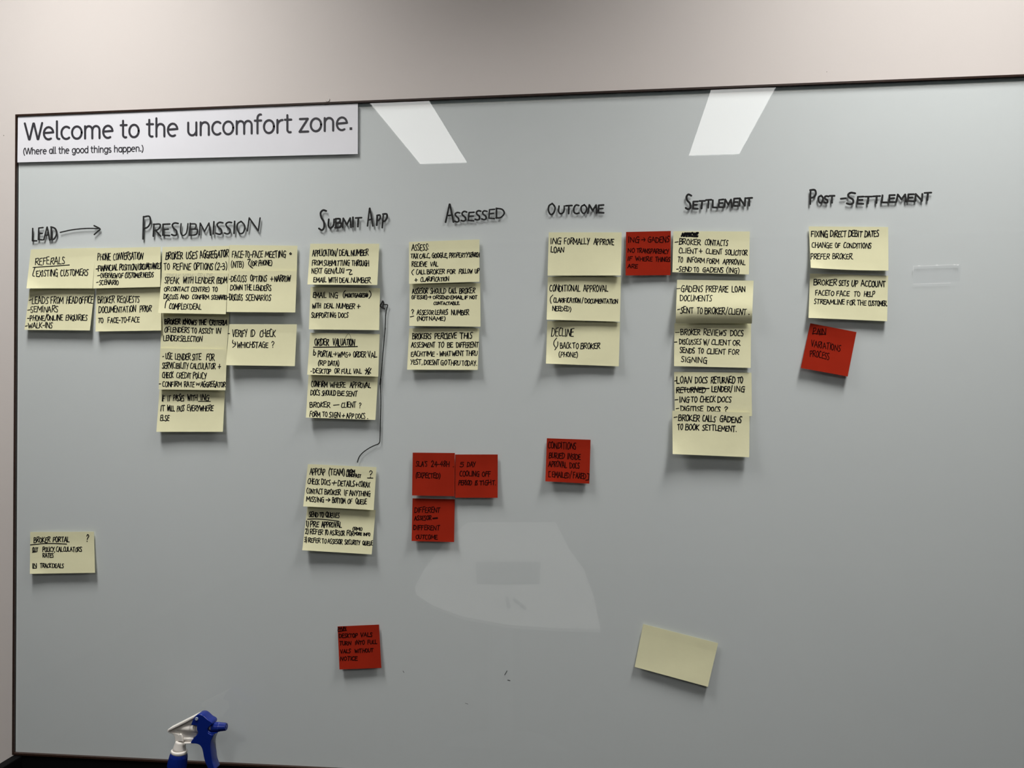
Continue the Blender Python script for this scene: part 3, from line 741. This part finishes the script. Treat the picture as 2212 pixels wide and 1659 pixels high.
note('red', 'red note reading NO TRANSPARENCY, between outcome and settlement columns', 'I', [(967,106),(1453,95),(1450,575),(962,578)], .006,
     [('ING~990,1110 >~1135,1175 GADENS~1205,1435',218,216,58), ('NO~988,1058 TRANSPARENCY~1085,1430',328,342,46), ('IF~983,1035 WHERE~1070,1250 THINGS~1285,1445',415,427,44), ('ARE~985,1090',498,498,42)], base=.0012, width=1.7)
note('red', 'tilted red note reading PAIN VARIATIONS PROCESS, below the ACCOUNT note', 'L', [(140,1052),(600,1140),(512,1582),(45,1497)], .012,
     [('PAIN~165,295',1156,1168,58), ('VARIATIONS~148,440',1282,1328,58), ('PROCESS~138,328',1378,1415,58)], base=.0012, width=1.6,
     strokes=[(False,1.6,[(160,1152),(292,1162)]), (False,1.4,[(238,1110),(232,1172)])])
note('red', 'red note reading CONDITIONS BURIED INSIDE APROVAL DOCS, below the outcome column', 'M', [(272,212),(1478,255),(1442,1465),(230,1400)], .008,
     [('CONDITIONS~305,1075',490,510,170), ('BURIED~330,760 INSIDE~835,1200',752,798,150), ('APROVAL~320,820 DOCS~905,1170',982,1050,145), ('[~315,375 EMAILED~420,890 /~900,965 FAXED~1000,1350 ]~1370,1430',1275,1330,150)],
     base=.0012, width=1.7, cl=.003)
note('red', 'red note reading PAIN DESKTOP VALS, alone at the bottom of the board', 'Q', [(245,297),(1388,245),(1452,1440),(297,1482)], .006,
     [('PAIN~252,470',408,388,84,1.7), ('DESKTOP~285,790 VALS~880,1205',608,572,104), ('TURN~300,610 INTO~730,990 FULL~1075,1330',812,768,104), ('VALS~325,600 WITHOUT~715,1230',1035,1000,104), ('NOTICE~320,790',1240,1222,104)],
     base=.0012, width=1.75, strokes=[(False,1.7,[(258,434),(490,400)])])

# ------------------------------------------------------------------ clear tape right of the last column
tp = empty('tape_strip', P(1975, 612, 0), 'strip of clear adhesive tape on the glass, far right', 'tape')
q = [P(1973, 575, .0003), P(2076, 571, .0003), P(2074, 609, .0003), P(1973, 613.5, .0003)]
bm = bmesh.new()
f = [bm.verts.new(v) for v in q]; g_ = [bm.verts.new((v.x, -.0001, v.z)) for v in q]
bm.faces.new(f)
for i in range(4): bm.faces.new((f[i], f[(i+1) % 4], g_[(i+1) % 4], g_[i]))
fin('tape_film', bm, M['tape'], tp)
ink = Ink(2)
ink.stroke([(1973,575),(2072,571.5)], .7); ink.stroke([(1973,613.5),(2054,611)], .7); ink.stroke([(1973,576),(1973,586)], .6)
for c in ((1985.5,574.2),(2024,572.8),(2062,571.8),(2069,572.4)): ink.stroke([(c[0]-1.6,c[1]),(c[0]+1.6,c[1])], 2.0)
ink.build('tape_edge', M['tape_edge'], tp, flat(.0003), .00005)

# ------------------------------------------------------------------ black cabinet under the board
cab = empty('black_ledge_cabinet', (XL, 0, 0), 'black cabinet with a raised side panel standing under the glass board', 'cabinet')
SH = ZB - .165
box('side_panel', XL+.0005, XL+.019, -.52, WY-.001, 0, ZB-.0015, M['black'], cab, bevel=.0008)
box('side_panel', XR-.019, XR-.0005, -.52, WY-.001, 0, ZB-.0015, M['black'], cab, bevel=.0008)
box('back_panel', XL+.019, XR-.019, -.001, WY-.001, 0, ZB-.0015, M['black'], cab)
box('shelf', XL+.019, XR-.019, -.52, -.001, SH-.025, SH, M['black'], cab)
box('plinth', XL+.019, XR-.019, -.48, -.46, 0, SH-.025, M['black'], cab)

# ------------------------------------------------------------------ trigger spray bottle
SD = .062                                   # distance of its middle plane from the glass
CS = CR['S']
def SP(x, y): v = P(*CS(x, y), SD); return Vector((v.x, 0, v.z))
spray = empty('spray_bottle', Vector((SP(640, 1600).x, -SD, SH)), 'trigger spray bottle with white head and royal blue trigger, nozzle and collar', 'spray bottle')
def prism(name, pts, y0, y1, mt, bevel=.0008, smooth_poly=False, parent=spray):
    if smooth_poly:
        for _ in range(3):                                  # corner cutting never overshoots
            q = []
            for a_, b_ in zip(pts, pts[1:]+pts[:1]):
                q += [(a_[0]*.78+b_[0]*.22, a_[1]*.78+b_[1]*.22), (a_[0]*.22+b_[0]*.78, a_[1]*.22+b_[1]*.78)]
            pts = q
    w_ = [np.array((SP(*p).x, SP(*p).z)) for p in pts]
    n = len(w_)
    area = sum(w_[k][0]*w_[(k+1) % n][1]-w_[(k+1) % n][0]*w_[k][1] for k in range(n))
    sgn = 1 if area > 0 else -1
    ins = []
    for k in range(n):
        a, b, c = w_[k-1], w_[k], w_[(k+1) % n]
        d1 = (b-a)/max(1e-9, np.linalg.norm(b-a)); d2 = (c-b)/max(1e-9, np.linalg.norm(c-b))
        nn = np.array([-(d1+d2)[1], (d1+d2)[0]])*sgn
        l = np.linalg.norm(nn)
        ins.append(nn/l if l > 1e-6 else np.zeros(2))
    bm = bmesh.new(); rings = []
    b = min(bevel, (y1-y0)*.4)
    for q, y in ((b, y0), (b*.3, y0+b*.3), (0, y0+b), (0, y1-b), (b*.3, y1-b*.3), (b, y1)):
        rings.append([bm.verts.new((w_[k][0]+ins[k][0]*q, -SD-y, w_[k][1]+ins[k][1]*q)) for k in range(n)])
    for r0, r1 in zip(rings, rings[1:]):
        for k in range(n): bm.faces.new((r0[k], r0[(k+1) % n], r1[(k+1) % n], r1[k]))
    from mathutils.geometry import tessellate_polygon
    for rg in (rings[0], rings[-1]):
        for tri in tessellate_polygon([[Vector((v.co.x, v.co.z, 0)) for v in rg]]):
            try: bm.faces.new([rg[t] for t in tri])
            except ValueError: pass
    o = fin(name, bm, mt, parent)
    o.data.polygons.foreach_set('use_smooth', [len(p.vertices) == 4 and smooth_poly for p in o.data.polygons])
    return o
def lathe(name, prof, mt, parent=spray, ribs=0, depth=0.0, n=48, y=0.0, sy=1.0):
    """prof: (x, y, radius px) along an axis in the crop picture plane"""
    pts = [(SP(x, y_), r/CS.k/FPX*1.46) for x, y_, r in prof]
    bm = bmesh.new(); rings = []
    for i, (c, r) in enumerate(pts):
        a = pts[max(0, i-1)][0]; b = pts[min(len(pts)-1, i+1)][0]
        ax = (pts[-1][0]-pts[0][0]).normalized()
        e1 = Vector((0, 1, 0)); e2 = ax.cross(e1)
        ring = []
        for k in range(n):
            t = 2*math.pi*k/n
            rr = r*(1+(depth if ribs and (k % 2) and 0 < i < len(pts)-1 else 0))
            p = c + e1*(math.cos(t)*rr*sy) + e2*(math.sin(t)*rr)
            ring.append(bm.verts.new((p.x, p.y-SD-y, p.z)))
        rings.append(ring)
    for i in range(len(rings)-1):
        for k in range(n):
            bm.faces.new((rings[i][k], rings[i][(k+1) % n], rings[i+1][(k+1) % n], rings[i+1][k]))
    bm.faces.new(rings[0]); bm.faces.new(rings[-1][::-1])
    o = fin(name, bm, mt, parent)
    if not ribs:
        o.data.polygons.foreach_set('use_smooth', [len(p.vertices) == 4 for p in o.data.polygons])
    return o
# white shroud: thin spine plate, sloping roof rib, barrel, post and foot
prism('shroud', [(510,640),(520,590),(560,555),(900,395),(1180,250),(1230,330),(1200,470),(1160,480),(1150,560),(1180,640),(1180,760),(1110,780),(1090,890),(1080,905),(900,912),(890,960),(665,880),(690,800),(665,740),(600,690)], -.0035, .0035, M['white_plastic'], .0006)
prism('roof_rib', [(512,610),(525,575),(900,385),(1215,225),(1225,262),(930,425),(550,612),(530,650)], -.0085, .0085, M['white_plastic'], .0008)
prism('foot_rib', [(905,895),(1110,890),(1180,905),(1100,915),(940,925),(900,955)], -.008, .008, M['white_plastic'], .0006)
lathe('barrel', [(560,622,8),(740,600,62),(900,580,100),(1100,580,102),(1110,582,70)], M['white_plastic'])
lathe('pump_chamber', [(1030,580,108),(1165,580,108),(1170,580,60)], M['white_plastic'])
lathe('piston', [(1150,600,74),(1230,600,78),(1260,600,70)], M['white_plastic'])
lathe('inlet_tube', [(880,830,50),(1110,830,48)], M['white_plastic'], y=.002)
prism('inlet_post', [(752,860),(765,720),(800,685),(845,700),(865,760),(880,870)], -.006, .0075, M['white_plastic'], .0012)
prism('handle_web', [(560,650),(690,680),(770,700),(770,880),(680,880),(680,790),(640,710),(530,665)], -.006, .006, M['white_plastic'], .0008)
lathe('neck', [(782,880,120),(772,930,126),(752,1060,148),(745,1110,158)], M['white_plastic'])
lathe('neck_flange', [(745,1105,180),(743,1118,192),(740,1170,190),(738,1190,180)], M['white_plastic'])
# blue head cover and trigger in one moulding
prism('trigger', [(1090,460),(1110,400),(1140,320),(1195,240),(1260,205),(1340,212),(1400,250),(1480,330),(1560,370),(1592,410),(1585,450),(1520,500),(1480,560),(1490,640),(1560,690),(1640,680),(1600,750),(1560,850),(1548,960),(1560,1080),(1575,1200),(1590,1330),(1625,1430),(1670,1545),(1530,1545),(1450,1400),(1400,1250),(1375,1100),(1350,1000),(1300,930),(1220,900),(1065,893),(1130,800),(1230,690),(1260,640),(1225,560),(1235,480),(1180,466)],
      -.0105, .0105, M['blue_plastic'], .0009, smooth_poly=True)
prism('nozzle_shroud', [(1485,600),(1560,650),(1700,650),(1640,680),(1560,700),(1500,690)], -.009, .009, M['blue_plastic'], .001)
prism('nozzle_shroud', [(1330,300),(1480,330),(1592,405),(1600,460),(1490,500),(1440,480)], -.0085, .0085, M['blue_plastic'], .0007, smooth_poly=True)
lathe('nozzle_neck', [(1440,555,72),(1560,560,72)], M['white_plastic'])
lathe('nozzle', [(1530,558,85),(1540,556,118),(1700,556,112),(1720,554,104),(1850,552,92),(1872,551,80)], M['blue_plastic'], ribs=1, depth=-.035, n=64)
lathe('nozzle_orifice', [(1868,551,40),(1880,551,40)], M['blue_plastic'])
v = SP(1228, 305)
bm = bmesh.new(); disc(bm, v, .0031, -SD-.0095, -SD-.0118, 20)
fin('pivot_pin', bm, M['pin'], spray, smooth=False)
lathe('collar', [(738,1180,190),(735,1200,200),(728,1255,214),(705,1380,226),(688,1490,232),(686,1512,222)], M['blue_plastic'], ribs=1, depth=-.02, n=96)
# bottle with a canted neck: shoulder runs into an upright oval body
def bottle():
    top = SP(684, 1505); base_x = SP(640, 1600).x
    secs = []
    zt = top.z
    for t in [0, .06, .12, .2, .3, .42, .56, .7, .85, .94, .985, 1.0]:
        z = zt + (SH+.0006-zt)*t
        k = min(1, t/.42)
        s_ = k*k*(3-2*k)
        cx = top.x*(1-s_) + base_x*s_
        rx = .0150*(1-s_) + .041*s_; ry = .0150*(1-s_) + .027*s_
        if t > .95: rx *= .94 if t < 1 else .88; ry *= .94 if t < 1 else .88
        secs.append((cx, z, rx, ry))
    bm = bmesh.new(); rings = []
    for cx, z, rx, ry in secs:
        rings.append([bm.verts.new((cx+math.cos(2*math.pi*k/40)*rx, -SD+math.sin(2*math.pi*k/40)*ry, z)) for k in range(40)])
    for i in range(len(rings)-1):
        for k in range(40): bm.faces.new((rings[i][k], rings[i][(k+1) % 40], rings[i+1][(k+1) % 40], rings[i+1][k]))
    bm.faces.new(rings[0]); bm.faces.new(rings[-1][::-1])
    return fin('bottle_body', bm, M['bottle'], spray, smooth=True)
bottle()

# ------------------------------------------------------------------ white table whose reflection shows faintly in the lower board
def mirror_pt(px, py, z):
    """where a thing at height z stands in the room when the glass shows it at picture point px, py"""
    v = FWD + (px-IW/2)/FPX*RIGHT - (py-IH/2)/FPX*UP
    t = (z-CAM[2])/v[2]
    p_ = CAM + v*t
    return Vector((p_[0], -p_[1], z))
TZ = .75
out = [(1297,1359),(1200,1357),(1100,1350),(1000,1332),(935,1308),(900,1285),(896,1268),(915,1232),(960,1172),(1010,1128),(1200,1128),(1232,1190),(1262,1230),(1283,1290)]
pts = [mirror_pt(x, y, TZ) for x, y in out]
cen = sum(pts, Vector())/len(pts)
table = empty('meeting_table', (cen.x, cen.y, 0), 'white table with a curved edge, seen only as a faint reflection in the board', 'table')
bm = bmesh.new()
a = [bm.verts.new(p) for p in pts]; b = [bm.verts.new(p-Vector((0,0,.010))) for p in pts]
bm.faces.new(a); bm.faces.new(b[::-1])
for i in range(len(a)): bm.faces.new((a[i], b[i], b[(i+1) % len(a)], a[(i+1) % len(a)]))
fin('tabletop', bm, M['table'], table)
bm = bmesh.new()
bmesh.ops.create_cone(bm, cap_ends=True, segments=32, radius1=.045, radius2=.045, depth=TZ-.045, matrix=Matrix.Translation((cen.x, cen.y, (TZ-.045)/2+.017)))
fin('pedestal', bm, M['table_leg'], table)
bm = bmesh.new()
bmesh.ops.create_cone(bm, cap_ends=True, segments=40, radius1=.28, radius2=.26, depth=.018, matrix=Matrix.Translation((cen.x, cen.y, .009)))
fin('base_plate', bm, M['table_leg'], table)
q = [mirror_pt(x, y, TZ+.001) for x, y in ((1028,1218),(1168,1218),(1165,1262),(1030,1262))]
lap = empty('tablet_computer', (q[3].x, q[3].y, TZ), 'dark grey tablet lying on the white table', 'tablet')
bm = bmesh.new()
a = [bm.verts.new(p+Vector((0,0,.009))) for p in q]; b = [bm.verts.new(p) for p in q]
bm.faces.new(a); bm.faces.new(b[::-1])
for i in range(4): bm.faces.new((a[i], b[i], b[(i+1) % 4], a[(i+1) % 4]))
fin('tablet_body', bm, M['laptop'], lap)

for (x0, y0, x1, y1), lb in (((1095,1292,1099,1312), 'dark marker pen lying upright beside its twin on the white table'), ((1112,1296,1132,1312), 'dark marker pen lying slanted on the white table')):
    p0, p1 = mirror_pt(x0, y0, TZ+.0065), mirror_pt(x1, y1, TZ+.0065)
    ax = (p1-p0).normalized(); mid = (p0+p1)/2
    pen = empty('marker_pen', (mid.x, mid.y, TZ), lb, 'marker pen', 'pens on the white table')
    rot = ax.to_track_quat('Z', 'Y').to_matrix().to_4x4()
    for nm, r, a, b in (('barrel', .0062, -.062, .025), ('cap', .0065, .026, .066)):
        bm = bmesh.new()
        bmesh.ops.create_cone(bm, cap_ends=True, segments=16, radius1=r, radius2=r*.9, depth=b-a, matrix=Matrix.Translation(mid) @ rot @ Matrix.Translation((0, 0, (a+b)/2)))
        fin(nm, bm, M['laptop'] if nm == 'barrel' else M['print'], pen)
